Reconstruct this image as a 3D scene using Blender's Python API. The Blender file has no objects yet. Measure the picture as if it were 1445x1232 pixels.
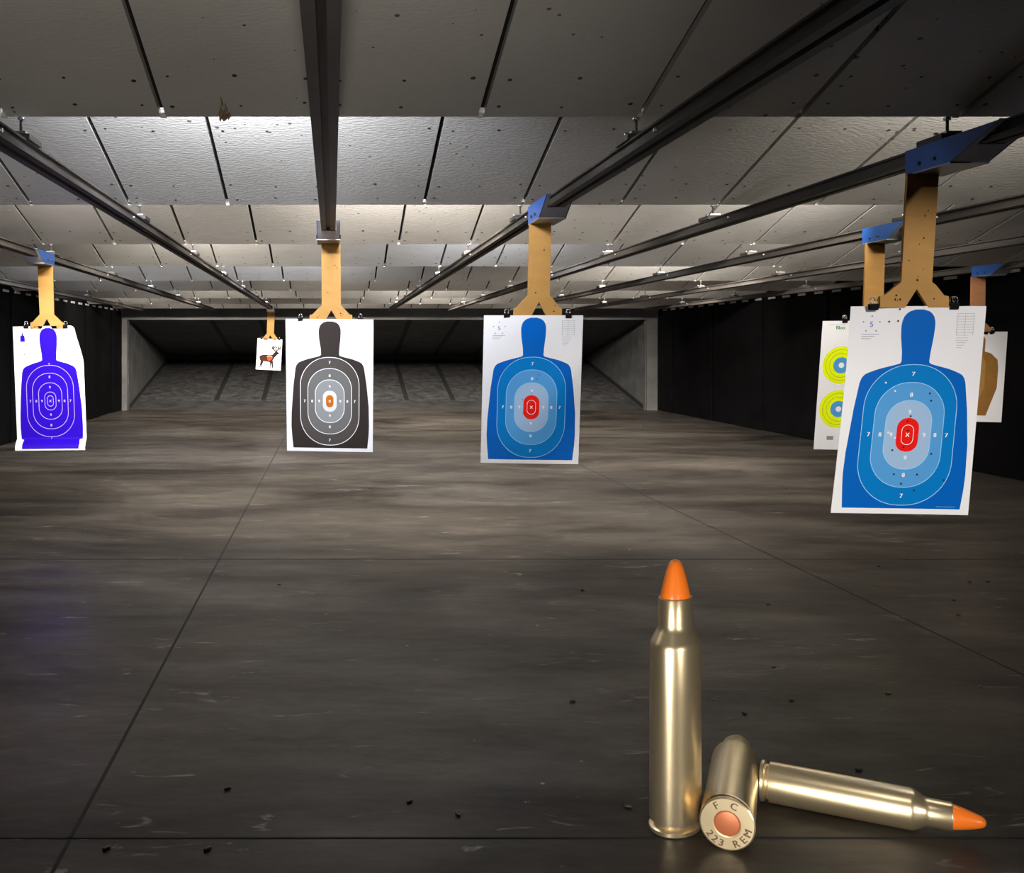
import bpy, bmesh, math, random
from mathutils import Vector, Matrix
random.seed(7)
scene = bpy.context.scene
COL = scene.collection
PI = math.pi
F, CX, CY, EYE = 1450.0, 469.0, 490.0, 1.5          # focal length in pixels, vanishing point, eye height


def P(px, py, d):
    """point of the place seen at a pixel, d metres down range"""
    return Vector(((px - CX) * d / F, d, EYE + (CY - py) * d / F))


# ------------------------------------------------------------------ materials
def lin(c, k=1.):
    return tuple(k * ((v / 255) / 12.92 if v / 255 <= .04045 else ((v / 255 + .055) / 1.055) ** 2.4) for v in c)


def mat(name, rgb, rough=.5, metal=0., var=0., vscale=(6, 6, 6), bump=0., bscale=(40, 40, 40), spec=.5, detail=4):
    m = bpy.data.materials.new(name)
    m.use_nodes = True
    nt = m.node_tree
    b = nt.nodes['Principled BSDF']
    c = tuple(rgb) + (1,)
    b.inputs['Base Color'].default_value = c
    b.inputs['Roughness'].default_value = rough
    b.inputs['Metallic'].default_value = metal
    b.inputs['Specular IOR Level'].default_value = spec
    tc = nt.nodes.new('ShaderNodeTexCoord')
    if var > 0:
        mp = nt.nodes.new('ShaderNodeMapping')
        mp.inputs['Scale'].default_value = vscale
        n = nt.nodes.new('ShaderNodeTexNoise')
        n.inputs['Scale'].default_value = 1
        n.inputs['Detail'].default_value = detail
        n.inputs['Roughness'].default_value = .62
        r = nt.nodes.new('ShaderNodeValToRGB')
        r.color_ramp.elements[0].position = .3
        r.color_ramp.elements[1].position = .7
        r.color_ramp.elements[0].color = tuple(v * (1 - var) for v in rgb) + (1,)
        r.color_ramp.elements[1].color = tuple(min(1, v * (1 + var)) for v in rgb) + (1,)
        nt.links.new(tc.outputs['Object'], mp.inputs['Vector'])
        nt.links.new(mp.outputs['Vector'], n.inputs['Vector'])
        nt.links.new(n.outputs['Fac'], r.inputs['Fac'])
        nt.links.new(r.outputs['Color'], b.inputs['Base Color'])
    if bump > 0:
        mp2 = nt.nodes.new('ShaderNodeMapping')
        mp2.inputs['Scale'].default_value = bscale
        n2 = nt.nodes.new('ShaderNodeTexNoise')
        n2.inputs['Scale'].default_value = 1
        n2.inputs['Detail'].default_value = 3
        bp = nt.nodes.new('ShaderNodeBump')
        bp.inputs['Strength'].default_value = bump
        bp.inputs['Distance'].default_value = .01
        nt.links.new(tc.outputs['Object'], mp2.inputs['Vector'])
        nt.links.new(mp2.outputs['Vector'], n2.inputs['Vector'])
        nt.links.new(n2.outputs['Fac'], bp.inputs['Height'])
        nt.links.new(bp.outputs['Normal'], b.inputs['Normal'])
    return m


def mat_floor():
    m = bpy.data.materials.new('polished_concrete')
    m.use_nodes = True
    nt = m.node_tree
    L = nt.links.new
    b = nt.nodes['Principled BSDF']
    tc = nt.nodes.new('ShaderNodeTexCoord')

    def noise(scale, detail=5, rough=.6, dist=0.):
        mp = nt.nodes.new('ShaderNodeMapping')
        mp.inputs['Scale'].default_value = scale
        n = nt.nodes.new('ShaderNodeTexNoise')
        n.inputs['Scale'].default_value = 1
        n.inputs['Detail'].default_value = detail
        n.inputs['Roughness'].default_value = rough
        n.inputs['Distortion'].default_value = dist
        L(tc.outputs['Object'], mp.inputs['Vector'])
        L(mp.outputs['Vector'], n.inputs['Vector'])
        return n.outputs['Fac']

    def ramp(src, p0, c0, p1, c1):
        r = nt.nodes.new('ShaderNodeValToRGB')
        r.color_ramp.elements[0].position = p0
        r.color_ramp.elements[1].position = p1
        r.color_ramp.elements[0].color = c0 + (1,)
        r.color_ramp.elements[1].color = c1 + (1,)
        L(src, r.inputs['Fac'])
        return r.outputs['Color']

    def mix(kind, fac, a, c):
        x = nt.nodes.new('ShaderNodeMix')
        x.data_type = 'RGBA'
        x.blend_type = kind
        if isinstance(fac, float):
            x.inputs['Factor'].default_value = fac
        else:
            L(fac, x.inputs['Factor'])
        L(a, x.inputs['A'])
        L(c, x.inputs['B'])
        return x.outputs['Result']
    big = ramp(noise((.42, .75, 1), 7, .62, .8), .33, (.024, .0195, .0155), .66, (.118, .102, .085))
    streak = ramp(noise((1.5, 3.2, 1), 9, .72, 1.2), .3, (.45, .45, .45), .7, (1., 1., 1.))
    c = mix('MULTIPLY', .75, big, streak)
    fine = ramp(noise((7, 18, 1), 6, .75, 0), .35, (.62, .62, .62), .65, (1, 1, 1))
    c = mix('MULTIPLY', .85, c, fine)
    # pale scuffs dragged across the slab
    sm = ramp(noise((2.6, 9, 1), 4, .6, 1.6), .64, (0, 0, 0), .76, (.5, .5, .5))
    pale = nt.nodes.new('ShaderNodeRGB')
    pale.outputs[0].default_value = (.42, .40, .36, 1)
    c = mix('MIX', sm, c, pale.outputs[0])
    # white specks
    v = nt.nodes.new('ShaderNodeTexVoronoi')
    v.inputs['Scale'].default_value = 5.5
    L(tc.outputs['Object'], v.inputs['Vector'])
    sp = ramp(v.outputs['Distance'], .03, (.7, .7, .7), .05, (0, 0, 0))
    gate = ramp(noise((.7, .7, 1), 2), .5, (0, 0, 0), .6, (1, 1, 1))
    sp = mix('MULTIPLY', 1., sp, gate)
    white = nt.nodes.new('ShaderNodeRGB')
    white.outputs[0].default_value = (.5, .48, .42, 1)
    c = mix('MIX', sp, c, white.outputs[0])
    L(c, b.inputs['Base Color'])
    rr = ramp(noise((.8, 3, 1), 4), .3, (.34, .34, .34), .7, (.55, .55, .55))
    L(rr, b.inputs['Roughness'])
    b.inputs['Specular IOR Level'].default_value = .12
    bp = nt.nodes.new('ShaderNodeBump')
    bp.inputs['Strength'].default_value = .12
    bp.inputs['Distance'].default_value = .01
    L(noise((9, 22, 1), 4), bp.inputs['Height'])
    L(bp.outputs['Normal'], b.inputs['Normal'])
    return m


def mat_ceiling():
    m = bpy.data.materials.new('stippled_painted_panel')
    m.use_nodes = True
    nt = m.node_tree
    L = nt.links.new
    b = nt.nodes['Principled BSDF']
    tc = nt.nodes.new('ShaderNodeTexCoord')
    n = nt.nodes.new('ShaderNodeTexNoise')
    n.inputs['Scale'].default_value = 1.3
    n.inputs['Detail'].default_value = 5
    L(tc.outputs['Object'], n.inputs['Vector'])
    r = nt.nodes.new('ShaderNodeValToRGB')
    r.color_ramp.elements[0].position = .3
    r.color_ramp.elements[1].position = .7
    r.color_ramp.elements[0].color = (.50, .485, .455, 1)
    r.color_ramp.elements[1].color = (.60, .585, .56, 1)
    L(n.outputs['Fac'], r.inputs['Fac'])
    # chips where splash has hit the paint
    v = nt.nodes.new('ShaderNodeTexVoronoi')
    v.inputs['Scale'].default_value = 13
    L(tc.outputs['Object'], v.inputs['Vector'])
    n3 = nt.nodes.new('ShaderNodeTexNoise')
    n3.inputs['Scale'].default_value = 1.1
    L(tc.outputs['Object'], n3.inputs['Vector'])
    g = nt.nodes.new('ShaderNodeMapRange')
    g.inputs['From Min'].default_value = .47
    g.inputs['From Max'].default_value = .66
    g.inputs['To Min'].default_value = 0.
    g.inputs['To Max'].default_value = .17
    L(n3.outputs['Fac'], g.inputs['Value'])
    lt = nt.nodes.new('ShaderNodeMath')
    lt.operation = 'LESS_THAN'
    L(v.outputs['Distance'], lt.inputs[0])
    L(g.outputs['Result'], lt.inputs[1])
    x = nt.nodes.new('ShaderNodeMix')
    x.data_type = 'RGBA'
    x.inputs['B'].default_value = (.16, .13, .10, 1)
    L(lt.outputs[0], x.inputs['Factor'])
    L(r.outputs['Color'], x.inputs['A'])
    L(x.outputs['Result'], b.inputs['Base Color'])
    b.inputs['Roughness'].default_value = .5
    b.inputs['Specular IOR Level'].default_value = .3
    mp = nt.nodes.new('ShaderNodeMapping')
    mp.inputs['Scale'].default_value = (38, 95, 60)
    n2 = nt.nodes.new('ShaderNodeTexNoise')
    n2.inputs['Scale'].default_value = 1
    n2.inputs['Detail'].default_value = 2
    L(tc.outputs['Object'], mp.inputs['Vector'])
    L(mp.outputs['Vector'], n2.inputs['Vector'])
    bp = nt.nodes.new('ShaderNodeBump')
    bp.inputs['Strength'].default_value = .16
    bp.inputs['Distance'].default_value = .012
    L(n2.outputs['Fac'], bp.inputs['Height'])
    L(bp.outputs['Normal'], b.inputs['Normal'])
    return m


M = dict(
    floor=mat_floor(),
    ceil=mat_ceiling(),
    joint=mat('joint_black', (.006, .006, .006), .9),
    screw=mat('screw_dark', (.07, .06, .05), .5, .6),
    clipwhite=mat('white_edge_clip', (.5, .49, .46), .6),
    steel=mat('rail_steel', (.068, .060, .054), .62, .3, .35, (3, 1.2, 8)),
    steeldark=mat('rail_groove', (.02, .018, .016), .6, .3),
    zinc=mat('zinc_hardware', (.55, .55, .56), .32, .9),
    rubber=mat('black_rubber', (.0035, .0033, .0037), .8, 0, .4, (2, 2, 2), .1, (20, 20, 8), spec=.06),
    tab=mat('pale_metal_tab', (.45, .45, .46), .45, .4),
    frame=mat('grey_painted_steel', (.10, .098, .092), .6, .1, .25, (2, 2, 2), .1, (30, 30, 30)),
    plate=mat('scuffed_side_plate', (.09, .09, .088), .6, .1, .35, (2.5, 2.5, 2.5), .2, (18, 18, 18)),
    trapdark=mat('dark_trap_plate', (.045, .042, .040), .65, .1, .5, (2.5, 2.5, 2.5), .3, (25, 25, 25), detail=8),
    traplow=mat('peppered_trap_plate', (.062, .060, .059), .6, .1, .7, (5, 5, 5), .3, (30, 30, 30), detail=9),
    seam=mat('trap_seam', (.006, .006, .006), .8),
    blue=mat('blue_powder_coat', lin((30, 92, 178)), .38, 0, .06, (8, 8, 8)),
    bgrey=mat('bare_bracket_steel', (.33, .34, .38), .38, .5, .12, (9, 9, 9)),
    board=mat('tan_fibreboard', lin((196, 146, 74), 0.75), .75, 0, .1, (5, 5, 14), .08, (120, 120, 120), detail=8),
    boarddark=mat('darker_fibreboard', lin((160, 110, 72)), .75, 0, .1, (5, 5, 14)),
    hole=mat('bullet_hole', (.012, .01, .01), .9),
    paper=mat('white_paper', (.80, .79, .81), .7, 0, .025, (3, 3, 3)),
    ink=mat('grey_print', (.24, .25, .30), .7),
    bluelight=mat('blue_small_print', (.16, .22, .55), .7),
    white=mat('white_print', (.82, .82, .84), .7),
    b0=mat('print_blue', lin((0, 98, 192), 0.9), .55),
    b7=mat('print_blue_seven', lin((0, 122, 200), 0.9), .55),
    b8=mat('print_blue_eight', lin((84, 158, 220), 0.9), .55),
    b9=mat('print_blue_nine', lin((160, 190, 224), 0.9), .55),
    bl=mat('print_blue_line', lin((150, 205, 240)), .55),
    red=mat('print_red', lin((238, 26, 18), 0.9), .55),
    k0=mat('print_charcoal', lin((62, 54, 51), 0.62), .55),
    k7=mat('print_charcoal_seven', lin((92, 87, 83), 0.62), .55),
    k8=mat('print_grey_eight', lin((128, 127, 126), 0.62), .55),
    k9=mat('print_grey_nine', lin((168, 171, 173), 0.62), .55),
    k10=mat('print_grey_ten', lin((208, 209, 211)), .55),
    orange=mat('print_orange', lin((226, 122, 18), 0.62), .55),
    p0=mat('print_violet', lin((54, 8, 222), .5), .5),
    pl=mat('print_violet_line', lin((170, 150, 240)), .55),
    yellow=mat('print_yellow', lin((226, 244, 10)), .55),
    green=mat('print_green', lin((30, 130, 80)), .55),
    ipsc=mat('print_brown', lin((140, 100, 50)), .6, 0, .08, (6, 6, 6)),
    ipscl=mat('print_light_brown', lin((156, 118, 66)), .6),
    deer=mat('print_deer_brown', lin((84, 50, 38), 0.5), .6, 0, .2, (20, 20, 20)),
    deerdark=mat('print_deer_dark', lin((46, 34, 34), 0.5), .6),
    antler=mat('print_antler', lin((84, 62, 52), .4), .6),
    vital=mat('print_vital_orange', lin((232, 96, 40), 0.5), .6),
    clip=mat('black_clip', (.012, .012, .012), .3, .2),
    chrome=mat('clip_wire', (.75, .75, .76), .22, 1.),
    brass=mat('pale_brass', (.92, .76, .49), .31, .90, .05, (3, 3, 3), .02, (40, 40, 40)),
    copper=mat('copper_primer', (.55, .17, .075), .45, .4),
    stamp=mat('stamped_letter', (.13, .075, .035), .7),
    tip=mat('orange_plastic', (1., .22, .02), .3),
    chip=mat('torn_insulation', (.34, .25, .14), .9, 0, .5, (40, 40, 40)),
    casing=mat('dull_casing', (.05, .04, .028), .45, .5),
)
for k_, m_ in M.items():
    if m_.name.startswith('print_') or k_ in ('paper', 'ink', 'white', 'bluelight'): m_.node_tree.nodes['Principled BSDF'].inputs['Specular IOR Level'].default_value = .08
M['tip'].node_tree.nodes['Principled BSDF'].inputs['Subsurface Weight'].default_value = .25
M['tip'].node_tree.nodes['Principled BSDF'].inputs['Subsurface Radius'].default_value = (.05, .02, .01)

# ------------------------------------------------------------------ objects
def tag(o, label=None, cat=None, group=None, kind=None):
    if label: o['label'] = label
    if cat: o['category'] = cat
    if group: o['group'] = group
    if kind: o['kind'] = kind
    return o


def empty(name, loc, label, cat, group=None, rot=None):
    o = bpy.data.objects.new(name, None)
    o.empty_display_size = .1
    COL.objects.link(o)
    o.location = loc
    if rot: o.rotation_euler = rot
    return tag(o, label, cat, group)


class MB:
    """collects shapes in world space, builds ONE mesh object"""
    def __init__(self):
        self.bm = bmesh.new()
        self.mats = []

    def mi(self, m):
        if m not in self.mats: self.mats.append(m)
        return self.mats.index(m)

    def face(self, pts, m, smooth=False):
        f = self.bm.faces.new([self.bm.verts.new(p) for p in pts])
        f.material_index = self.mi(m)
        f.smooth = smooth
        return f

    def box(self, c, s, m, R=None):
        c = Vector(c)
        vs = []
        for x in (-.5, .5):
            for y in (-.5, .5):
                for z in (-.5, .5):
                    v = Vector((x * s[0], y * s[1], z * s[2]))
                    if R is not None: v = R @ v
                    vs.append(self.bm.verts.new(c + v))
        i = self.mi(m)
        for q in ((0, 1, 3, 2), (4, 6, 7, 5), (0, 4, 5, 1), (2, 3, 7, 6), (0, 2, 6, 4), (1, 5, 7, 3)):
            f = self.bm.faces.new([vs[k] for k in q])
            f.material_index = i
        return self

    def prism(self, poly, off, m):
        """closed polygon (3D points) extruded by vector off"""
        off = Vector(off)
        a = [self.bm.verts.new(Vector(p)) for p in poly]
        b = [self.bm.verts.new(Vector(p) + off) for p in poly]
        i = self.mi(m)
        n = len(a)
        fs = [self.bm.faces.new(a), self.bm.faces.new(b[::-1])]
        for k in range(n):
            fs.append(self.bm.faces.new((a[k], b[k], b[(k + 1) % n], a[(k + 1) % n])))
        for f in fs: f.material_index = i
        bmesh.ops.recalc_face_normals(self.bm, faces=fs)
        return self

    def tube(self, a, b, r, m, n=10):
        a, b = Vector(a), Vector(b)
        d = (b - a).normalized()
        u = d.orthogonal().normalized()
        w = d.cross(u)
        i = self.mi(m)
        A = [self.bm.verts.new(a + r * (math.cos(t) * u + math.sin(t) * w)) for t in [2 * PI * k / n for k in range(n)]]
        B = [self.bm.verts.new(v.co + (b - a)) for v in A]
        for k in range(n):
            f = self.bm.faces.new((A[k], A[(k + 1) % n], B[(k + 1) % n], B[k]))
            f.material_index = i
            f.smooth = True
        for q in (A[::-1], B):
            f = self.bm.faces.new(q)
            f.material_index = i
        return self

    def path(self, pts, r, m, n=6):
        for p, q in zip(pts[:-1], pts[1:]): self.tube(p, q, r, m, n)
        return self

    def lathe(self, prof, m, n=64, T=Matrix()):
        """profile of (radius, z); radius 0 closes"""
        i = self.mi(m)
        rings = []
        for r, z in prof:
            if r < 1e-6: rings.append([self.bm.verts.new(T @ Vector((0, 0, z)))])
            else: rings.append([self.bm.verts.new(T @ Vector((r * math.cos(2 * PI * k / n), r * math.sin(2 * PI * k / n), z))) for k in range(n)])
        for A, B in zip(rings[:-1], rings[1:]):
            for k in range(n):
                if len(A) == 1: q = (A[0], B[(k + 1) % n], B[k])
                elif len(B) == 1: q = (A[k], A[(k + 1) % n], B[0])
                else: q = (A[k], A[(k + 1) % n], B[(k + 1) % n], B[k])
                f = self.bm.faces.new(q)
                f.material_index = i
                f.smooth = True
        return self

    def build(self, name, parent=None, bevel=0, sharp=None):
        """links the mesh; with a parent its vertices are moved into the parent's frame, else its origin goes to its base"""
        me = bpy.data.meshes.new(name)
        self.bm.normal_update()
        if parent is not None:
            W = world(parent)
            self.bm.transform(W.inverted())
            loc = None
        else:
            vs = [v.co for v in self.bm.verts]
            lo = Vector([min(v[k] for v in vs) for k in range(3)])
            hi = Vector([max(v[k] for v in vs) for k in range(3)])
            loc = Vector(((lo.x + hi.x) / 2, (lo.y + hi.y) / 2, lo.z))
            self.bm.transform(Matrix.Translation(-loc))
        self.bm.to_mesh(me)
        self.bm.free()
        for m in self.mats: me.materials.append(m)
        o = bpy.data.objects.new(name, me)
        COL.objects.link(o)
        if parent is not None: o.parent = parent
        else: o.location = loc
        if sharp: me.set_sharp_from_angle(angle=math.radians(sharp))
        if bevel:
            b = o.modifiers.new('bevel', 'BEVEL')
            b.width = bevel
            b.segments = 2
            b.limit_method = 'ANGLE'
        return o


def world(o):
    W = Matrix.LocRotScale(o.location, o.rotation_euler, o.scale)
    return world(o.parent) @ W if o.parent else W


_glyph = {}
def glyphs(s):
    """triangles of a string set in the built-in font, centred, cap height 1"""
    if s in _glyph: return _glyph[s]
    cu = bpy.data.curves.new('t', 'FONT')
    cu.body = s
    cu.resolution_u = 3
    o = bpy.data.objects.new('t', cu)
    COL.objects.link(o)
    dg = bpy.context.evaluated_depsgraph_get()
    me = o.evaluated_get(dg).to_mesh()
    me.calc_loop_triangles()
    vs = [(v.co.x, v.co.y) for v in me.vertices]
    ts = [tuple(t.vertices) for t in me.loop_triangles]
    x0, x1 = min(v[0] for v in vs), max(v[0] for v in vs)
    y0, y1 = min(v[1] for v in vs), max(v[1] for v in vs)
    vs = [((x - (x0 + x1) / 2) / (y1 - y0), (y - (y0 + y1) / 2) / (y1 - y0)) for x, y in vs]
    bpy.data.objects.remove(o)
    bpy.data.curves.remove(cu)
    _glyph[s] = (vs, ts)
    return _glyph[s]


# ------------------------------------------------------------------ the room
XL, XR, BACK = -5.0, 7.72, 24.4
EDGE0, PITCH, ZE, SL = 3.95, 2.44, EYE + .886, .274
NROW = 9

b = MB()
b.box((1.36, 13.4, -.1), (13.6, 30, .2), M['floor'])
fl = tag(b.build('floor'), kind='structure')
b = MB()   # saw-cut joints
for x in (-.80, 3.16): b.box((x, 11.9, .0008), (.012, 25, .0016), M['joint'])
for y in (3.14, 7.27): b.box((1.36, y, .0008), (12.6, .011, .0016), M['joint'])
jt = b.build('saw_cut_joint', fl)

b = MB()
b.box((1.36, 13.4, 3.75), (13.6, 30, .2), M['joint'])
tag(b.build('ceiling'), kind='structure')

cols = [-.04 + .61 * n for n in range(-9, 14)]
for k in range(NROW):
    b = MB()
    y1 = EDGE0 + PITCH * k
    y0 = y1 - 2.53
    z0, z1 = ZE + SL * 2.53, ZE
    nrm = Vector((0, SL, 1)).normalized()
    def at(x, t, h=0):     # t: 0 at the high end, 1 at the low edge
        return Vector((x, y0 + (y1 - y0) * t, z0 + (z1 - z0) * t)) + nrm * h
    for c in cols:
        a, e = max(c, XL) + .011, min(c + .61, XR) - .011
        if e - a < .05: continue
        b.prism([at(a, 0), at(e, 0), at(e, 1), at(a, 1)], nrm * .03, M['ceil'])
        for t in (.06, .33, .62, .89, .965):
            for u in (.08, .5, .92):
                if random.random() < .1: continue
                p = at(a + (e - a) * (u + random.uniform(-.02, .02)), t + random.uniform(-.008, .008), -.001)
                r = random.uniform(.006, .010)
                vs = [p + Vector((r * math.cos(q), r * math.sin(q), -SL * r * math.sin(q))) for q in [2 * PI * i / 8 for i in range(8)]]
                b.prism(vs, nrm * .003, M['screw'])
    for c in cols[1:]:
        b.prism([at(c - .03, 0, .032), at(c + .03, 0, .032), at(c + .03, .995, .032), at(c - .03, .995, .032)], nrm * .01, M['joint'])
        if XL < c < XR: b.box(at(c, 1, .012) + Vector((0, .004, -.004)), (.024, .010, .018), M['clipwhite'])
    b.prism([at(XL, 0, .045), at(XR, 0, .045), at(XR, .99, .045), at(XL, .99, .045)], nrm * .02, M['joint'])
    row = tag(b.build('ceiling'), kind='structure')
    if k == 0:   # torn corner above the left of the range
        b = MB()
        c0 = at((318 - CX) * EDGE0 / F, 1)
        def on(dx, up, out): # a place on the panel face, 'up' metres back from the low edge
            return Vector((c0.x + dx, y1 - up, ZE + SL * up)) + Vector((0, -SL, -1)).normalized() * out
        for (dx, up, wd, ln) in ((0, 0, .030, .05), (-.012, .03, .022, .05), (.008, .05, .016, .06), (-.002, .09, .010, .07), (.016, .01, .014, .03), (-.018, -.004, .012, .03)):
            b.prism([on(dx - wd / 2, up, .001), on(dx - wd * .2, up - .006, .012), on(dx + wd / 2, up + .008, .002), on(dx + wd * .15, up + ln, .001)], (0, -.003, -.006), M['chip'])
        b.build('torn_edge', row)


def curtain(name, x, sgn):
    b = MB()
    ztop = EYE + .87
    w = 1.22
    n = 21
    for i in range(n):   # overlapping rubber sheets hung side by side
        y0 = -1 + i * w
        y1 = min(y0 + w + .04, BACK)
        if y1 - y0 < .1: continue
        dx = sgn * (.03 if i % 2 else 0)
        b.box((x + dx + sgn * .02, (y0 + y1) / 2, ztop / 2 + .004), (.016, y1 - y0, ztop - .01), M['rubber'])
    b.box((x + sgn * .10, 11.7, 1.85), (.06, 25.6, 3.7), M['rubber'])
    o = tag(b.build(name), kind='structure')
    for i in range(30):
        y = 7.6 + i * .58
        if y > BACK - .2: break
        t = MB()
        t.box((x - sgn * .006, y, ztop - .005), (.012, .27, .035), M['tab'])
        t.build('curtain_tab', o)
curtain('wall_right', XR, 1)
curtain('wall_left', XL, -1)
b = MB()
b.box((1.36, -1.1, 1.85), (13.6, .1, 3.7), M['plate'])
tag(b.build('wall_back'), kind='structure')

# bullet trap: a steel funnel behind a painted frame
YT, ZT = 30.5, 1.18
fx0, fx1 = XL + .12, XR - .25
zl = EYE + .655
b = MB()
b.box((1.36, BACK + .1, (zl + 3.7) / 2), (XR - XL, .2, 3.7 - zl), M['frame'])
tag(b.build('trim_1'), kind='structure')
for nm, a, e in (('trim_2', XL, fx0), ('trim_3', fx1, XR)):
    b = MB()
    b.box(((a + e) / 2, BACK + .1, zl / 2), (e - a, .2, zl), M['frame'])
    tag(b.build(nm), kind='structure')
tr = empty('bullet_trap', (1.36, BACK + .2, 0), 'dark steel bullet trap funnel across the far end of the range', 'bullet trap')
b = MB()
b.prism([(fx0, BACK + .2, zl), (fx1, BACK + .2, zl), (fx1, YT, ZT + .06), (fx0, YT, ZT + .06)], (0, 0, .05), M['trapdark'])
up = b.build('upper_plate', tr)
b = MB()
yk, zk = BACK + 1.2, .16
b.prism([(fx0, yk, zk), (fx1, yk, zk), (fx1, YT, ZT - .06), (fx0, YT, ZT - .06)], (0, 0, -.05), M['traplow'])
lo = b.build('lower_plate', tr)
b = MB()
b.prism([(fx0, BACK + .2, .0), (fx1, BACK + .2, .0), (fx1, yk, zk), (fx0, yk, zk)], (0, 0, -.05), M['trapdark'])
tag(b.build('apron', tr), 'peppered dark apron along the foot of the trap')
b = MB()
b.box(((fx0 + fx1) / 2, YT + .1, ZT), (fx1 - fx0, .1, .5), M['seam'])
b.build('throat', tr)
for x in (fx0, fx1):
    b = MB()
    b.box((x, (BACK + YT) / 2 + .1, 1.1), (.03, YT - BACK, 2.2), M['plate'])
    tag(b.build('side_plate', tr), 'pale grey scuffed side plate')
    b = MB()
    s = 1 if x == fx0 else -1
    for (A, B) in (((BACK + .2, zl), (YT, ZT + .06)), ((BACK + .25, .03), (YT, ZT - .06))):
        up_ = 1 if A[1] > ZT else -1
        x0_ = x + s * .016
        b.prism([(x0_, A[0], A[1]), (x0_, B[0], B[1]), (x0_, B[0], B[1] - up_ * .10), (x0_, A[0], A[1] - up_ * .10)], (s * .012, 0, 0), M['seam'])
    b.build('corner_angle', tr)
for x in (-2.9, -1.72, -.53, .66, 1.86, 3.02, 4.2, 5.4):
    b = MB()
    b.prism([(x - .05, BACK + .22, zl - .004), (x + .05, BACK + .22, zl - .004), (x + .05, YT, ZT + .056), (x - .05, YT, ZT + .056)], (0, 0, -.02), M['seam'])
    b.build('seam_strip', up)
    b = MB()
    b.prism([(x - .05, yk, zk + .004), (x + .05, yk, zk + .004), (x + .05, YT, ZT - .056), (x - .05, YT, ZT - .056)], (0, 0, .02), M['seam'])
    b.build('seam_strip', lo)

# ------------------------------------------------------------------ rails
RAIL = {-1: -3.86, 0: -2.42, 1: -1.2, 2: -.025, 3: 1.17, 4: 2.37, 5: 3.6, 6: 4.92, 7: 6.33}
ZB, HW, RH = EYE + .735, .045, .06
rail_label = {
    -1: 'outermost steel target rail on the left, beside the black curtain with no target on it',
    0: 'steel target rail carrying the violet silhouette target',
    1: 'steel target rail running to the small deer target at its far end',
    2: 'steel target rail straight overhead, carrying the charcoal silhouette target',
    3: 'steel target rail carrying the blue silhouette target in the middle',
    4: 'steel target rail carrying the large near blue target',
    5: 'steel target rail carrying the yellow bullseye target',
    6: 'steel target rail with no target, right of the yellow bullseye target rail',
    7: 'steel target rail nearest the right curtain, carrying the brown cardboard target',
}
for k, x in RAIL.items():
    ya, ye = .25, 20.7
    t = empty('target_rail', (x, ya, ZB), rail_label[k], 'rail', 'overhead target rails')
    b = MB()
    for s in (-1, 1):
        pr = [(.012, 0), (HW, 0), (HW, .012), (.022, .016), (.020, RH - .012), (HW - .012, RH - .008), (HW - .012, RH), (0.0, RH), (0.0, .03), (.012, .03)]
        b.prism([(x + s * u, ya, ZB + h) for u, h in pr], (0, ye - ya, 0), M['steel'])
    b.box((x, (ya + ye) / 2, ZB + .026), (.026, ye - ya, .008), M['steeldark'])
    b.build('track', t)
    for j in range(7):
        y = EDGE0 + PITCH * j + .01
        if y > ye: break
        b = MB()
        b.tube((x, y, ZB + RH), (x, y, ZE + .02), .006, M['steel'], 8)
        b.tube((x, y, ZB + RH + .022), (x, y, ZB + RH + .036), .014, M['zinc'], 6)
        b.tube((x, y, ZE - .012), (x, y, ZE - .0005), .014, M['zinc'], 6)
        rod = b.build('hanger_rod', t)
        b = MB()
        b.box((x, y + .05, ZB + RH + .011), (.085, .17, .022), M['steel'])
        b.box((x, y - .02, ZB + RH + .026), (.06, .05, .008), M['zinc'])
        b.tube((x - .03, y + .02, ZB + RH + .02), (x - .03, y + .02, ZB + RH + .035), .010, M['zinc'], 6)
        b.build('clamp_plate', t)
    for j in range(8):
        s = -1 if x > 0 else 1
        y = 1.2 + j * 2.44
        b = MB()
        b.tube((x + s * .012, y, ZB + .034), (x + s * .032, y, ZB + .034), .008, M['zinc'], 8)
        b.build('bolt', t)

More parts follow.
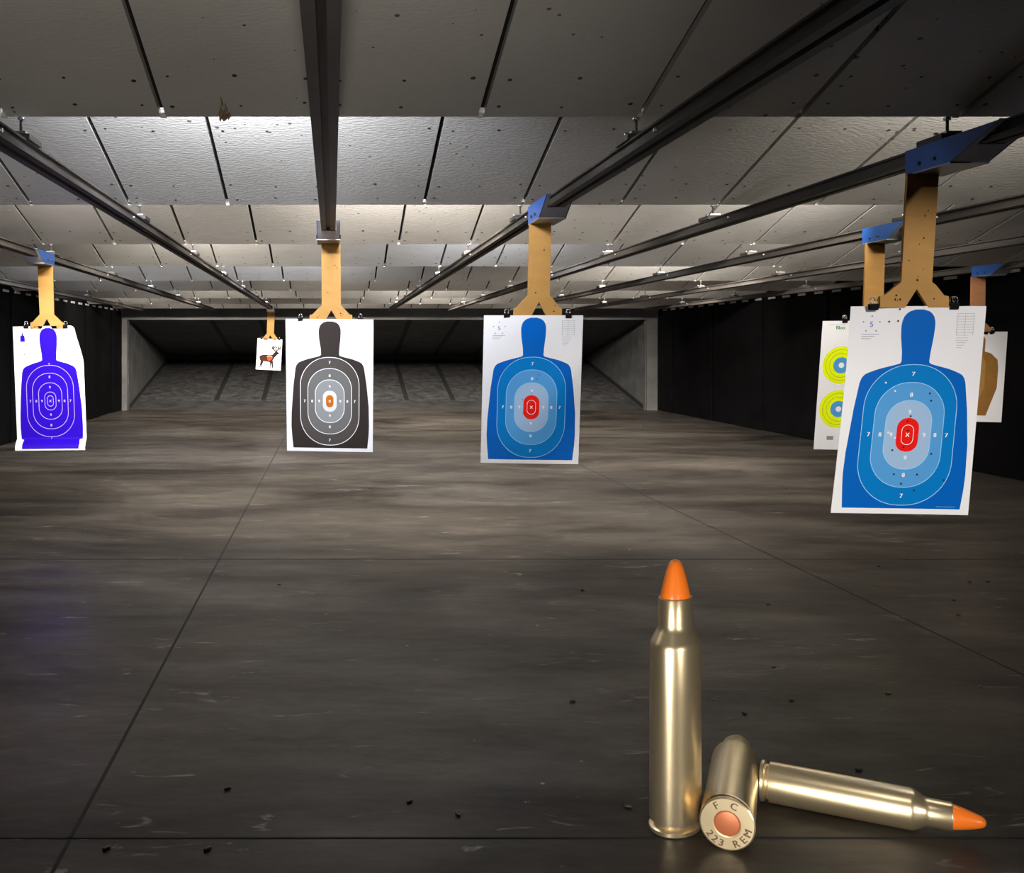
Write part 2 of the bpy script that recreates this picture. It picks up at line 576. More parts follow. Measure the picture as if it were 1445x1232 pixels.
# ------------------------------------------------------------------ carriers, boards
def carrier(k, d, strip, flare, feet, yb, label, dark=False, holes=0, length=.5):
    """d: depth of the board; strip=(x0,x1,y) at its top, flare=(x0,x1,y), feet=(x0,x1), yb: pixel row of its foot"""
    x = RAIL[k]
    root = empty('target_carrier', (x, d, ZB - .04), label, 'target carrier', 'target carriers on the rails')
    w = .068
    zt, zb = ZB + .05, ZB - .045
    yf = d + .06                      # far end
    ynb, ynt = yf - .30, yf - length    # near ends of bottom and top edge
    br = None
    for s in (-1, 1):
        b = MB()
        b.prism([(x + s * w, yf, zt), (x + s * w, ynt, zt), (x + s * w, ynb, zb), (x + s * w, yf, zb)], (s * .005, 0, 0), M['blue'])
        tag(b.build('side_plate', root), 'blue painted side plate')
    b = MB()
    # slanted front plate notched around the rail
    def fr(u, t): return Vector((x + u, ynt + (ynb - ynt) * t, zt + (zb - zt) * t))
    off = Vector((0, (zt - zb), (ynb - ynt) * -1)).normalized() * -.004
    tn = (zt - (ZB - .004)) / (zt - zb)
    n = HW + .004
    b.prism([fr(-w - .004, 0), fr(-n, 0), fr(-n, tn), fr(n, tn), fr(n, 0), fr(w + .004, 0), fr(w + .004, 1), fr(-w - .004, 1)], off, M['bgrey'])
    b.box((x, (yf + ynb) / 2, zb - .003), (2 * w + .01, yf - ynb, .006), M['bgrey'])
    tag(b.build('front_plate', root), 'bare grey slanted front plate')
    for s in (-1, 1):
        for yy in (.10, .2):
            b = MB()
            b.tube((x + s * (w + .004), yf - yy, zb + .03), (x + s * (w + .012), yf - yy, zb + .03), .008, M['screw'], 8)
            b.build('bolt', root)
    # fibreboard hanger
    sx0, sx1, sy = strip
    fx0_, fx1_, fy = flare
    gx0, gx1 = feet
    W = gx1 - gx0
    cxp = (fx0_ + fx1_) / 2
    kx = (fx1_ - fx0_)
    h = yb - fy
    px = [(sx0, sy), (fx0_, fy), (fx0_ - .13 * kx, fy + .12 * h), (gx0 + .15 * kx, fy + .52 * h), (gx0, fy + .56 * h), (gx0, yb), (cxp - .38 * kx, yb), (cxp, fy + .28 * h), (cxp + .38 * kx, yb),
          (gx1, yb), (gx1, fy + .56 * h), (gx1 - .15 * kx, fy + .52 * h), (fx1_ + .13 * kx, fy + .12 * h), (fx1_, fy)] + [(sx1, sy)]
    pts = [P(a, c, d) for a, c in px]
    for i in (0, len(pts) - 1): pts[i].z = zb - .003
    mm = M['boarddark'] if dark else M['board']
    b = MB()
    b.prism(pts, (0, .016, 0), mm)
    bd = b.build('hanger_board', root)
    if holes:
        b = MB()
        for i in range(holes):
            v = random.random()
            if v < .45: a, c = random.uniform(fx0_ + 3, fx1_ - 3), random.uniform(sy + 30, fy)
            else:
                sgn = random.choice((-1, 1))
                a, c = cxp + sgn * kx * random.uniform(.45, .75), fy + h * random.uniform(.45, .8)
            p = P(a, c, d)
            r = random.uniform(.002, .0045)
            b.prism([p + Vector((r * math.cos(q), -.001, r * math.sin(q))) for q in [2 * PI * i / 8 for i in range(8)]], (0, .002, 0), M['hole'])
        b.build('bullet_hole', bd)
    return root


D2, D3, D0, D1, D5, D4, D7 = 6.8, 5.70, 8.62, 20.2, 6.78, 4.06, 10.0
carrier(0, D0, (53, 74.5, 372), (56, 76, 444), (43, 90), 464, 'blue carrier with tan board holding up the violet silhouette target')
carrier(1, D1, (377.5, 387.7, 440), (376.5, 386.3, 470.6), (371, 391), 480, 'carrier with small tan board holding the deer target at the far rail end')
carrier(2, D2, (453.5, 480.3, 339), (454, 481, 431), (437, 497), 455, 'grey fronted carrier with tan board above the charcoal silhouette target', holes=10)
carrier(3, D3, (747, 778, 315), (745, 776, 417), (725, 793), 448, 'blue sided carrier with tan board above the blue target in the middle', holes=5)
carrier(4, D4, (1281, 1325, 248), (1272, 1315.5, 398), (1242, 1339), 434, 'large near carrier with wide tan board above the nearest blue target', holes=14, length=.58)
carrier(5, D5, (1222, 1249, 345), (1219, 1247, 432), (1202, 1264), 457, 'blue carrier with tan board above the yellow bullseye target, partly behind the nearest one')
carrier(7, D7, (1371, 1391, 390), (1370, 1390, 455), (1358, 1402), 472, 'blue carrier with darker board above the brown cardboard target', dark=True)


# ------------------------------------------------------------------ paper targets
class Sheet:
    """a hanging sheet of paper: four pixel corners at a depth, plus a bend; prints are laid on it in (u, v)"""
    def __init__(self, tl, tr, bl, br, d, bend=None, name='paper_target', label='', nu=28, nv=42):
        self.c = [P(*tl, d), P(*tr, d), P(*bl, d), P(*br, d)]
        self.bend = bend
        self.asp = (self.c[2] - self.c[0]).length / (self.c[1] - self.c[0]).length
        base = (self.c[2] + self.c[3]) / 2
        self.root = empty(name, base, label, 'shooting target', 'paper targets hanging on the range')
        b = MB()
        self.grid(b, lambda v: (0, 1), 0, 1, M['paper'], 0, nu, nv)
        bm = b.bm
        for f in bm.faces: f.smooth = False
        self.paper = b.build('paper', self.root)
        s = self.paper.modifiers.new('thickness', 'SOLIDIFY')
        s.thickness = .0008
        s.offset = -1
        s.use_even_offset = False
        self.p = MB()

    def at(self, u, v, lay=0):
        c = self.c
        q = c[0] * (1 - u) * (1 - v) + c[1] * u * (1 - v) + c[2] * (1 - u) * v + c[3] * u * v
        if self.bend: q = q + Vector(self.bend(u, v))
        q.y -= .00022 * lay
        return q

    def grid(self, b, span, v0, v1, m, lay, nu=24, nv=60):
        i = b.mi(m)
        R = []
        for j in range(nv + 1):
            v = v0 + (v1 - v0) * j / nv
            a, e = span(v)
            R.append([b.bm.verts.new(self.at(a + (e - a) * k / nu, v, lay)) for k in range(nu + 1)])
        for j in range(nv):
            for k in range(nu):
                f = b.bm.faces.new((R[j][k], R[j + 1][k], R[j + 1][k + 1], R[j][k + 1]))
                f.material_index = i
                f.smooth = True

    def silhouette(self, m, lay=1, s=1., cu=0., cv=0., nv=110, poly=None):
        Lp, Rp = poly or (SIL_L, SIL_R)
        def itp(tab, v):
            for (v0, u0), (v1, u1) in zip(tab[:-1], tab[1:]):
                if v <= v1: return u0 + (u1 - u0) * (v - v0) / max(1e-9, v1 - v0)
            return tab[-1][1]
        g = lambda v: (cu + s * itp(Lp, (v - cv) / s), cu + s * itp(Rp, (v - cv) / s))
        self.grid(self.p, g, cv + s * Lp[0][0], cv + s * Lp[-1][0], m, lay, 20 if s > .5 else 4, nv if s > .5 else 24)

    def stadium(self, cu, cv, hu, hv, m, lay, rad=.95):
        A = self.asp
        r = hu * rad
        def sp(v):
            dy = abs(v - cv) * A
            H = hv * A
            t = dy - (H - r)
            w = hu if t <= 0 else hu - r + math.sqrt(max(0, r * r - t * t))
            return cu - w, cu + w
        self.grid(self.p, sp, cv - hv, cv + hv, m, lay, 14, 48)

    def ring(self, cu, cv, hu, hv, m, lay, wd=.006, rad=.95):
        A = self.asp
        r = hu * rad
        H = hv * A
        pts = []
        for q, (sx, sy) in enumerate(((1, 1), (-1, 1), (-1, -1), (1, -1))):
            for k in range(17):
                t = (q + k / 16) * PI / 2
                pts.append((sx * (hu - r), sy * (H - r), math.cos(t), math.sin(t)))
        dense = []
        for a, e in zip(pts, pts[1:] + pts[:1]):
            L = max(abs(a[0] - e[0]), abs(a[1] - e[1]))
            n = max(1, int(L / .03))
            for k in range(n):
                w = k / n
                dense.append(tuple(a[i] * (1 - w) + e[i] * w for i in range(4)))
        i = self.p.mi(m)
        V = [[self.p.bm.verts.new(self.at(cu + x + cx_ * (r + o), cv + (y + sy_ * (r + o)) / A, lay)) for o in (-wd / 2, wd / 2)] for x, y, cx_, sy_ in dense]
        for a, e in zip(V, V[1:] + V[:1]):
            f = self.p.bm.faces.new((a[0], e[0], e[1], a[1]))
            f.material_index = i

    def text(self, s, u, v, h, m, lay, bold=0.):
        vs, ts = glyphs(s)
        i = self.p.mi(m)
        for dx in ((0,) if not bold else (-bold, bold)):
            V = [self.p.bm.verts.new(self.at(u + (x * h + dx * h) * self.asp, v - y * h, lay + (.2 if dx > 0 else 0))) for x, y in vs]
            for t in ts:
                try:
                    f = self.p.bm.faces.new([V[k] for k in t])
                    f.material_index = i
                except ValueError: pass

    def rect(self, u0, v0, u1, v1, m, lay, n=4):
        self.grid(self.p, lambda v: (u0, u1), v0, v1, m, lay, n, 2)

    def poly(self, pts, m, lay):
        vs = [self.p.bm.verts.new(self.at(u, v, lay)) for u, v in pts]
        f = self.p.bm.faces.new(vs)
        f.material_index = self.p.mi(m)
        bmesh.ops.triangulate(self.p.bm, faces=[f])

    def line(self, pts, w, m, lay):
        A = self.asp
        for (a, c), (e, g) in zip(pts[:-1], pts[1:]):
            dx, dy = e - a, (g - c) * A
            L = math.hypot(dx, dy) or 1
            nx, ny = -dy / L * w / 2, dx / L * w / 2 / A
            self.poly([(a + nx, c + ny), (e + nx, g + ny), (e - nx, g - ny), (a - nx, c - ny)], m, lay)

    def disc(self, u, v, r, m, lay, n=24, sq=1.):
        self.poly([(u + r * math.cos(t) * sq, v + r * math.sin(t) / self.asp) for t in [2 * PI * k / n for k in range(n)]], m, lay)

    def finish(self, name='print'):
        o = self.p.build(name, self.paper)
        return self.root


SIL_L = [(.016, .47), (.020, .445), (.030, .415), (.05, .390), (.075, .378), (.10, .375), (.15, .380), (.223, .398), (.272, .402), (.280, .385), (.30, .262), (.318, .180), (.330, .143), (.345, .122), (.37, .108), (.5, .083), (.71, .058), (.81, .055), (.88, .062), (.974, .076)]
SIL_R = [(.016, .53), (.020, .56), (.030, .59), (.05, .614), (.075, .626), (.10, .628), (.15, .624), (.223, .612), (.272, .608), (.280, .625), (.30, .756), (.318, .830), (.330, .864), (.345, .882), (.37, .895), (.5, .925), (.66, .950), (.81, .955), (.88, .950), (.974, .936)]
CU, CV = .50, .62
RINGS = [(.345, .338), (.257, .252), (.170, .165), (.0815, .0815), (.043, .047)]


def numbers(S, m9, m, lay=9, x=True):
    h = .020
    for t, dv, du in (('7', .293, .288), ('8', .193, .203), ('9', .110, .122)):
        mm = m9 if t == '9' else m
        for u, v in ((CU, CV - dv), (CU, CV + dv), (CU - du, CV), (CU + du, CV)): S.text(t, u, v, h, mm, lay, .05)
    if x: S.text('X', CU, CV, h * .9, m, lay, .06)


def small_print(S, five, m, grey):
    if five:
        S.text('5', .155, .088, .026, m, 2, .03)
        for k in range(5):
            t = 2 * PI * k / 5 - PI / 2
            S.disc(.155 + .062 * math.cos(t), .088 + .062 * math.sin(t) / S.asp, .006, grey, 2, 8)
    for k in range(3): S.rect(.09, .135 + k * .011, .215 - (0, .03, .055)[k], .1375 + k * .011, m if k == 0 else grey, 2)
    for k in range(11): S.rect(.79, .035 + k * .013, .915 - (.03 if k > 7 else 0), .0362 + k * .013, grey, 2)
    for u in (.79, .85, .915): S.rect(u - .001, .035, u + .001, .139, grey, 2, 1)
    for k in range(3): S.rect(.80, .175 + k * .012, .87 - .015 * k, .1765 + k * .012, grey, 2)


def holes_on(S, pts, r=.006):
    for u, v in pts:
        S.disc(u, v, r, M['hole'], 10, 9)


# charcoal silhouette
S = Sheet((403, 450), (527, 451), (405, 636), (526, 638), D2, lambda u, v: (0, -.006 * math.sin(PI * u) - .012 * (1 - v) * u, 0), label='white paper target with charcoal silhouette, grey rings and orange centre')
S.silhouette(M['k0'])
for (hu, hv), m, l in zip(RINGS, ('k7', 'k8', 'k9', 'k10', 'orange'), (2, 3, 4, 5, 6)):
    S.stadium(CU, CV, hu * (.98 if m != 'orange' else 1.), hv * .98, M[m], l)
for (hu, hv), l in zip(RINGS[:3], (7, 7, 7)): S.ring(CU, CV, hu * .98, hv * .98, M['white'], l, .007)
numbers(S, M['white'], M['white'])
small_print(S, True, M['ink'], M['ink'])
S.finish()

# blue silhouette in the middle
def blue(tl, tr, bl, br, d, bend, label):
    S = Sheet(tl, tr, bl, br, d, bend, label=label)
    S.silhouette(M['b0'])
    for (hu, hv), m, l in zip(RINGS, ('b7', 'b8', 'b9', 'red'), (2, 3, 4, 5)): S.stadium(CU, CV, hu, hv, M[m], l)
    for (hu, hv), l in zip(RINGS[:3], (7, 7, 7)): S.ring(CU, CV, hu, hv, M['bl'], l, .005)
    S.ring(CU, CV, RINGS[4][0], RINGS[4][1], M['white'], 7, .004)
    numbers(S, M['white'], M['white'])
    small_print(S, True, M['bluelight'], M['ink'])
    return S
S = blue((683, 445), (823, 445), (678, 653), (816, 655), D3, lambda u, v: (0, -.008 * math.sin(PI * u), 0), 'white paper target with blue silhouette and red centre, hanging mid range')
holes_on(S, [(.57, .40), (.545, .43), (.41, .57), (.42, .66), (.50, .525), (.47, .60), (.51, .65)], .005)
S.finish()
# the near one
S = blue((1206, 432), (1392, 432), (1167, 722), (1366, 727), D4, lambda u, v: (.0, -.03 * v * (1 - u) ** 1.5 + .03 * (1 - v) ** 3 * (1 - u) ** 4, 0), 'large nearest paper target with blue silhouette and red centre, peppered with bullet holes')
holes_on(S, [(.28, .075), (.345, .072), (.35, .015), (.635, .42), (.65, .455), (.51, .53), (.49, .555), (.50, .60), (.48, .68), (.69, .71), (.43, .81), (.60, .81), (.49, .855), (.80, .835), (.59, .885), (.40, .695)], .0075)
for u, v in ((.30, .37), (.375, .41), (.355, .61), (.41, .635), (.955, .54)): S.disc(u, v, .007, M['white'], 10, 8)
S.rect(.76, .962, .90, .9635, M['bl'], 8)
S.finish()

# violet silhouette with curled corner and folded foot
def vbend(u, v):
    c = max(0, (u - .80) / .20) ** 2 * max(0, 1 - v / .30) ** 1.2
    f = max(0, (v - .90) / .10)
    return (-.085 * c, .10 * c - .07 * math.sin(f * PI * .6) , -.055 * c + .012 * f)
S = Sheet((18, 461), (116, 459), (25, 637), (123, 636), D0, vbend, label='white paper target with bright violet silhouette and curled upper corner', nu=40, nv=60)
SL_ = SIL_L[:-1] + [(.905, .066), (.907, .105), (.94, .095), (.985, .10)]
SR_ = SIL_R[:-1] + [(.905, .945), (.907, .905), (.94, .915), (.985, .905)]
S.silhouette(M['p0'], poly=(SL_, SR_), nv=140)
for k, (hu, hv) in enumerate(RINGS): S.ring(CU, CV - .02, hu * .98, hv * .98 * (.86 if k < 1 else .9), M['pl'], 2, .007)
CVS = CV
CV = CV - .02
numbers(S, M['pl'], M['pl'], 3)
CV = CVS
S.silhouette(M['p0'], 1, .075, .095, .05)
for k in range(3): S.rect(.11, .16 + k * .012, .20, .162 + k * .012, M['ink'], 2)
S.disc(.15, .225, .014, M['ink'], 2, 12)
for k in range(13): S.rect(.82 - (.02 if k % 3 == 0 else 0), .05 + k * .016, .92, .0515 + k * .016, M['ink'], 2)
S.finish()

# yellow bullseyes
S = Sheet((1161, 453), (1291, 452), (1148, 634), (1281, 636), D5, None, label='white paper target with bright yellow bullseye circles, behind the nearest blue target')
for v in (.345, .685):
    for u in (.235, .765):
        S.disc(u, v, .205, M['yellow'], 1, 48)
        S.disc(u, v, .088, M['b8'], 2, 32)
        S.disc(u, v, .03, M['white'], 3, 20)
        for q in (.17, .13): S.ring(u, v, q, q / S.asp, M['ipscl'], 2, .004, 1.)
S.text('Bloo', .20, .052, .026, M['green'], 1, .05)
S.rect(.07, .03, .25, .032, M['ink'], 1)
S.rect(.13, .895, .2, .925, M['ink'], 1)
S.finish()

# brown cardboard silhouette
S = Sheet((1340, 468), (1422, 468), (1331, 594), (1413, 596), D7, None, label='white paper target with brown cardboard coloured silhouette near the right curtain')
S.poly([(.43, .05), (.60, .05), (.63, .09), (.63, .22), (.74, .24), (.86, .31), (.88, .40), (.88, .62), (.72, .93), (.31, .93), (.15, .62), (.15, .40), (.17, .31), (.29, .24), (.40, .22), (.40, .09)], M['ipsc'], 1)
S.poly([(.45, .25), (.58, .25), (.66, .34), (.66, .62), (.60, .72), (.43, .72), (.37, .62), (.37, .34)], M['ipscl'], 2)
holes_on(S, [(.64, .44), (.69, .58), (.82, .5)], .008)
S.finish()

# deer
S = Sheet((363.5, 477), (398.5, 479), (361, 521), (396, 523), D1, None, label='small white paper target with brown deer, hanging far down range')
S.poly([(.11, .60), (.15, .555), (.24, .525), (.36, .515), (.47, .525), (.58, .53), (.64, .505), (.70, .44), (.76, .40), (.82, .405), (.88, .435), (.90, .47), (.86, .495), (.82, .50), (.79, .535), (.74, .585), (.69, .65), (.63, .72), (.55, .755), (.42, .735), (.30, .735), (.20, .755), (.15, .70)], M['deer'], 1)
S.poly([(.64, .505), (.70, .44), (.76, .40), (.82, .405), (.88, .435), (.90, .47), (.86, .495), (.82, .50), (.79, .535), (.74, .57), (.68, .56)], M['deerdark'], 2)
for a in ([(.17, .73), (.235, .75), (.215, .83), (.15, .94), (.12, .94), (.155, .84)], [(.22, .74), (.29, .74), (.245, .83), (.25, .94), (.22, .94), (.205, .84)],
          [(.55, .73), (.62, .73), (.60, .84), (.605, .95), (.575, .95), (.565, .84)], [(.61, .72), (.67, .69), (.665, .84), (.69, .95), (.66, .95), (.63, .85)]):
    S.poly(a, M['deerdark'], 2)
S.poly([(.15, .60), (.25, .57), (.38, .57), (.42, .62), (.40, .70), (.28, .71), (.19, .68)], M['deer'], 2)
S.poly([(.41, .58), (.48, .545), (.62, .56), (.65, .60), (.60, .67), (.52, .71), (.45, .68)], M['vital'], 3)
S.poly([(.41, .578), (.45, .552), (.56, .542), (.63, .562), (.62, .575), (.56, .556), (.49, .562)], M['white'], 4)
for ln in ([(.76, .40), (.68, .35), (.64, .28), (.66, .21)], [(.66, .31), (.72, .25), (.73, .21)], [(.69, .355), (.61, .30), (.60, .25)], [(.80, .40), (.86, .32), (.84, .22)], [(.86, .33), (.94, .27), (.95, .20)], [(.86, .31), (.97, .31)], [(.78, .40), (.77, .30), (.80, .25)]):
    S.line(ln, .042, M['antler'], 3)
S.line([(.87, .485), (.90, .52)], .02, M['antler'], 3)
for v in (.11, .14, .17): S.rect(.3, v, .66, v + .008, M['ink'], 1)
S.finish()


# ------------------------------------------------------------------ binder clips
def binder(px, py, d, label, s=1.):
    p = P(px, py, d)
    r = empty('binder_clip', p, label, 'clip', 'binder clips on the targets')
    w, h = .034 * s, .024 * s
    b = MB()
    for (y0, y1) in ((-.012, -.003), (.012, .006)):
        b.prism([p + Vector((-w / 2, y0 * s, h * .45)), p + Vector((w / 2, y0 * s, h * .45)), p + Vector((w / 2, y1 * s, -h * .55)), p + Vector((-w / 2, y1 * s, -h * .55))], (0, .0012, 0), M['clip'])
    b.box(p + Vector((0, 0, h * .45)), (w, .025 * s, .0015), M['clip'])
    b.build('clip_body', r)
    for sy in (-1, 1):
        b = MB()
        y = .012 * s * sy
        pts = [(-.006, h * .45), (-.011, h * .45 + .014 * s), (-.006, h * .45 + .026 * s), (.006, h * .45 + .026 * s), (.011, h * .45 + .014 * s), (.006, h * .45)]
        b.path([p + Vector((a * s, y * (1 - .4 * (c / (.04 * s))), c)) for a, c in pts], .0016 * s, M['chrome'], 6)
        b.build('wire_handle', r)


for (x, y, d, t, s) in (
        (1233, 433, D4, 'black binder clip at upper left of the nearest blue target', 1.),
        (1346, 432, D4, 'black binder clip at upper right of the nearest blue target', 1.),
        (715, 446, D3, 'black binder clip at upper left of the blue target in mid range', 1.),
        (802, 446, D3, 'black binder clip at upper right of the blue target in mid range', 1.),
        (424, 451, D2, 'black binder clip at upper left of the charcoal target', 1.),
        (508.5, 451, D2, 'black binder clip at upper right of the charcoal target', 1.),
        (37, 461, D0, 'black binder clip at upper left of the violet target', 1.2),
        (92.5, 461, D0, 'black binder clip beside the curled corner of the violet target', 1.2),
        (369, 477.5, D1, 'tiny black clip at upper left of the deer target', 1.2),
        (394, 479, D1, 'tiny black clip at upper right of the deer target', 1.2),
        (1192, 453, D5, 'black binder clip on the yellow bullseye target', 1.),
        (1400, 468, D7, 'black binder clip on the brown silhouette target', 1.2)):
    binder(x, y, d - .001, t, s)


# ------------------------------------------------------------------ the three cartridges
L0 = .835
CASE = [(0, .009), (.044, .009), (.044, 0), (.082, 0), (.0865, .004), (.0865, .017), (.084, .020), (.073, .027), (.073, .036), (.0845, .043), (.0855, .060), (.0853, .20), (.084, .5), (.0825, .684), (.0812, .696),
        (.077, .706), (.0625, .738), (.0575, .750), (.056, .765), (.0555, .858), (.054, .8615), (.0505, .8615), (.050, .855), (0, .855)]
TIP = [(0, .856), (.0495, .856), (.0495, .866), (.046, .885), (.040, .915), (.032, .950), (.025, .975), (.0195, .989), (.012, .997), (.005, 1.0), (0, 1.0)]
PRIMER = [(0, .0065), (.0355, .0065), (.039, .008), (.0415, .011)]


def cartridge(base, axis, s, label, stamp=None, length=1.):
    """base: centre of the head; axis: towards the nose"""
    axis = Vector(axis).normalized()
    side = axis.orthogonal() if abs(axis.z) > .9 else axis.cross(Vector((0, 0, 1))).normalized()
    upv = side.cross(axis).normalized()
    T = Matrix.Translation(base) @ Matrix((side, upv, axis)).transposed().to_4x4() @ Matrix.Diagonal((L0 * s, L0 * s, L0 * s * length, 1))
    r = empty('dummy_cartridge', base, label, 'cartridge', 'orange tipped dummy cartridges')
    b = MB()
    b.lathe(CASE, M['brass'], 96, T)
    bmesh.ops.recalc_face_normals(b.bm, faces=b.bm.faces)
    case = b.build('case', r, sharp=35)
    b = MB()
    b.lathe(TIP, M['tip'], 96, T)
    bmesh.ops.recalc_face_normals(b.bm, faces=b.bm.faces)
    tag(b.build('bullet_tip', r), 'orange plastic bullet tip')
    b = MB()
    b.lathe([(q, z - .003) for q, z in PRIMER], M['copper'], 48, T)
    bmesh.ops.recalc_face_normals(b.bm, faces=b.bm.faces)
    tag(b.build('primer', r, sharp=50), 'copper coloured primer cup')
    if stamp:
        b = MB()
        i = b.mi(M['stamp'])
        R = .0650
        for ch, ang in stamp:            # angle clockwise from the top, seen from behind
            vs, ts = glyphs(ch)
            a = math.radians(ang)
            flip = math.cos(a) < -.05 or abs(ang) == 120
            for bold in (-.0009, .0009):
                V = []
                for x, y in vs:
                    x, y = x * .0225 + bold, y * .0225
                    # letters stand upright at the foot, radial at the top
                    th = a if not flip else a + PI
                    lx, ly = x * math.cos(th) + y * math.sin(th), -x * math.sin(th) + y * math.cos(th)
                    cx_, cy_ = R * math.sin(a), R * math.cos(a)
                    V.append(b.bm.verts.new(T @ Vector((cx_ + lx, cy_ + ly, -.0006 - bold * .1))))
                for t in ts:
                    f = b.bm.faces.new([V[k] for k in t])
                    f.material_index = i
        b.build('stamped_lettering', case)
    return r


d = 3.22
p = P(953, 1160, d)
cartridge(Vector((p.x, d, .0)), (0, 0, 1), 1., 'orange tipped brass cartridge standing upright on the floor')
s2 = 1.09
r2 = .0865 * L0 * s2
d2 = 3.06
yaw = math.radians(24)
ax2 = Vector((math.sin(yaw), math.cos(yaw), 0))
h2 = Vector(((1026 - CX) * d2 / F, d2, r2 + .0005))
cartridge(h2, ax2, s2, 'brass cartridge lying with its stamped head and copper primer facing out',
          [('F', -31), ('C', 19), ('2', -126), ('2', -145), ('3', -164), ('R', 154), ('E', 130), ('M', 106)], .80)
s3 = .90
r3 = .0865 * L0 * s3
d3 = (EYE - r3) * F / (1101 - CY)
h3 = Vector(((1074 - CX) * d3 / F, d3, r3 + .0005))
dn = (EYE - r3) * F / (1162 - CY)
nose = Vector(((1392 - CX) * dn / F, dn, r3 + .0005))
cartridge(h3, nose - h3, s3, 'brass cartridge lying on its side with its orange nose pointing right', None, (nose - h3).length / (L0 * s3))

# ------------------------------------------------------------------ litter on the floor
spots = [(1084, 854), (964, 832), (822, 834), (1092, 943), (1117, 990), (1050, 1008), (1253, 980), (1346, 848), (1368, 822), (1394, 822), (1212, 1088), (886, 1140), (808, 991), (919, 1014), (1352, 869), (1384, 971),
         (646, 1152), (578, 1133), (321, 1115), (293, 1201), (150, 1200), (1280, 790), (1240, 800), (902, 602), (1110, 690), (1305, 700), (394, 826)]
proto = None
for i, (x, y) in enumerate(spots):
    dd = EYE * F / (y - CY)
    q = Vector(((x - CX) * dd / F, dd, 0))
    if proto is None:
        b = MB()
        T = Matrix.Rotation(PI / 2, 4, 'Y')
        b.lathe([(0, -.011), (.0052, -.011), (.0054, -.009), (.0044, -.008), (.005, -.006), (.005, .010), (.0042, .011), (.0040, .004), (0, .004)], M['casing'], 14, Matrix.Translation((0, 0, .0054)) @ T)
        proto = b.build('spent_casing')
        o = proto
    else:
        o = proto.copy()
        COL.objects.link(o)
    o.location = q
    o.rotation_euler = (0, 0, random.uniform(0, PI))
    o.scale = [random.uniform(.9, 1.1)] * 3
    tag(o, 'tiny dark spent casing lying loose on the concrete floor', 'casing', 'spent casings scattered on the floor')

# ------------------------------------------------------------------ lamps
def area(name, loc, target, power, sx, sy, color=(1, .95, .88)):
    l = bpy.data.lights.new(name, 'AREA')
    l.shape = 'RECTANGLE'
    l.size, l.size_y = sx, sy
    l.energy = power
    l.color = color
    o = bpy.data.objects.new(name, l)
    COL.objects.link(o)
    o.location = loc
    o.rotation_euler = (Vector(target) - Vector(loc)).to_track_quat('-Z', 'Y').to_euler()
    return o


def spot(name, loc, target, power, deg, blend=.6, radius=.06, color=(1, .96, .92)):
    l = bpy.data.lights.new(name, 'SPOT')
    l.energy = power
    l.spot_size = math.radians(deg)
    l.spot_blend = blend
    l.shadow_soft_size = radius
    l.color = color
    o = bpy.data.objects.new(name, l)
    COL.objects.link(o)
    o.location = loc
    o.rotation_euler = (Vector(target) - Vector(loc)).to_track_quat('-Z', 'Y').to_euler()
    return o


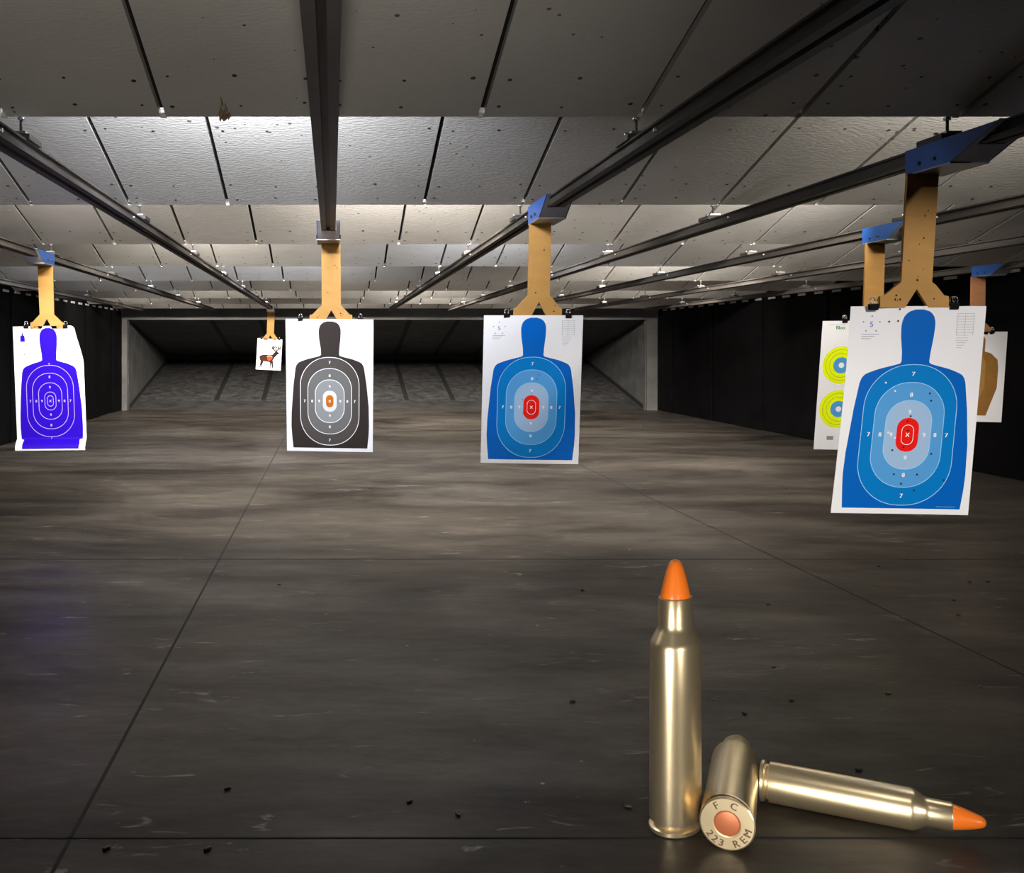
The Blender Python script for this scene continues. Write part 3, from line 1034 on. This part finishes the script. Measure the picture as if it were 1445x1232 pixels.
COOL, WARM = (.90, .93, 1.), (1, .93, .84)
lamp_rows = {   # strip lamps tucked behind the low edges of the baffles
    0: [(-.42, 112, COOL), (3.4, 42, WARM), (-3.3, 36, WARM)],
    1: [(.55, 190, WARM), (3.4, 100, WARM), (-1.8, 62, WARM)],
    2: [(-1.2, 170, WARM), (1.5, 150, COOL), (4.6, 70, WARM)],
    3: [(-.5, 150, COOL), (4.2, 230, WARM), (-3, 80, COOL)],
    4: [(0, 60, WARM), (-3, 40, COOL), (3.5, 60, WARM)],
    5: [(1.5, 220, WARM), (5.5, 120, WARM), (-2, 130, WARM)],
    6: [(-3.9, 90, WARM), (2.0, 210, WARM)],
    7: [(0, 120, WARM), (5, 80, WARM), (-3.3, 80, WARM)],
}
for k, lst in lamp_rows.items():
    for x, w, c in lst:
        y = EDGE0 + PITCH * k + .16
        o = area('baffle_lamp', (x, y, ZE + .47), (x, y + 1.0, ZE + .47 - (.12 if k == 0 else .42)), w, 1.1, .16, c)
        o.data.spread = math.radians(112)

# lane lights at the firing line
spot('lane_light', (.4, .3, 2.9), P(465, 560, D2), 10, 12)
spot('lane_light', (.6, .3, 2.9), P(750, 560, D3), 60, 14)
spot('lane_light', (3.0, .3, 2.9), P(1280, 570, D4), 500, 24)
spot('lane_light', (-1.2, .3, 2.9), P(72, 550, D0), 15, 11)
spot('lane_light', (2.6, .3, 2.9), P(1190, 560, D5), 170, 12)
spot('lane_light', (3.4, .3, 2.9), P(1395, 540, D7), 150, 8)
spot('lane_light', (0, .3, 2.9), P(381, 500, D1), 60, 3.5)
# added fill spots, low and overhead, brightening the cartridges; not fixtures of the range
spot('cartridge_fill', (.55, 1.0, .42), (1.38, 3.2, .48), 210, 42, .5, .22, (1, .95, .86))
spot('cartridge_fill', (1.25, 2.0, 2.38), (1.45, 3.25, .1), 22, 30, .8, .12, (1, .95, .86))
spot('cartridge_fill', (2.6, 1.3, .5), (1.45, 3.2, .3), 50, 36, .5, .16, (1, .93, .82))
# dim warm lamp washing the first baffle
spot('firing_line_lamp', (-.03, .5, 1.6), (-.45, 3.1, 2.6), 115, 80, 1., .1, (1, .93, .82))

w = bpy.data.worlds.new('World')
scene.world = w
w.use_nodes = True
w.node_tree.nodes['Background'].inputs['Color'].default_value = (.9, .95, 1, 1)
w.node_tree.nodes['Background'].inputs['Strength'].default_value = .01

# ------------------------------------------------------------------ camera
cam = bpy.data.cameras.new('camera')
cam.sensor_fit = 'HORIZONTAL'
cam.sensor_width = 36
cam.lens = 36 * F / 1445
cam.shift_x = (722.5 - CX) / 1445
cam.shift_y = (CY - 616) / 1445
cam.clip_end = 100
co = bpy.data.objects.new('camera', cam)
COL.objects.link(co)
co.location = (0, 0, EYE)
co.rotation_euler = (PI / 2, 0, 0)
scene.camera = co
scene.view_settings.view_transform = 'Standard'
scene.view_settings.look = 'None'
scene.view_settings.exposure = 0
scene.view_settings.gamma = 1
scene.view_settings.use_curve_mapping = False
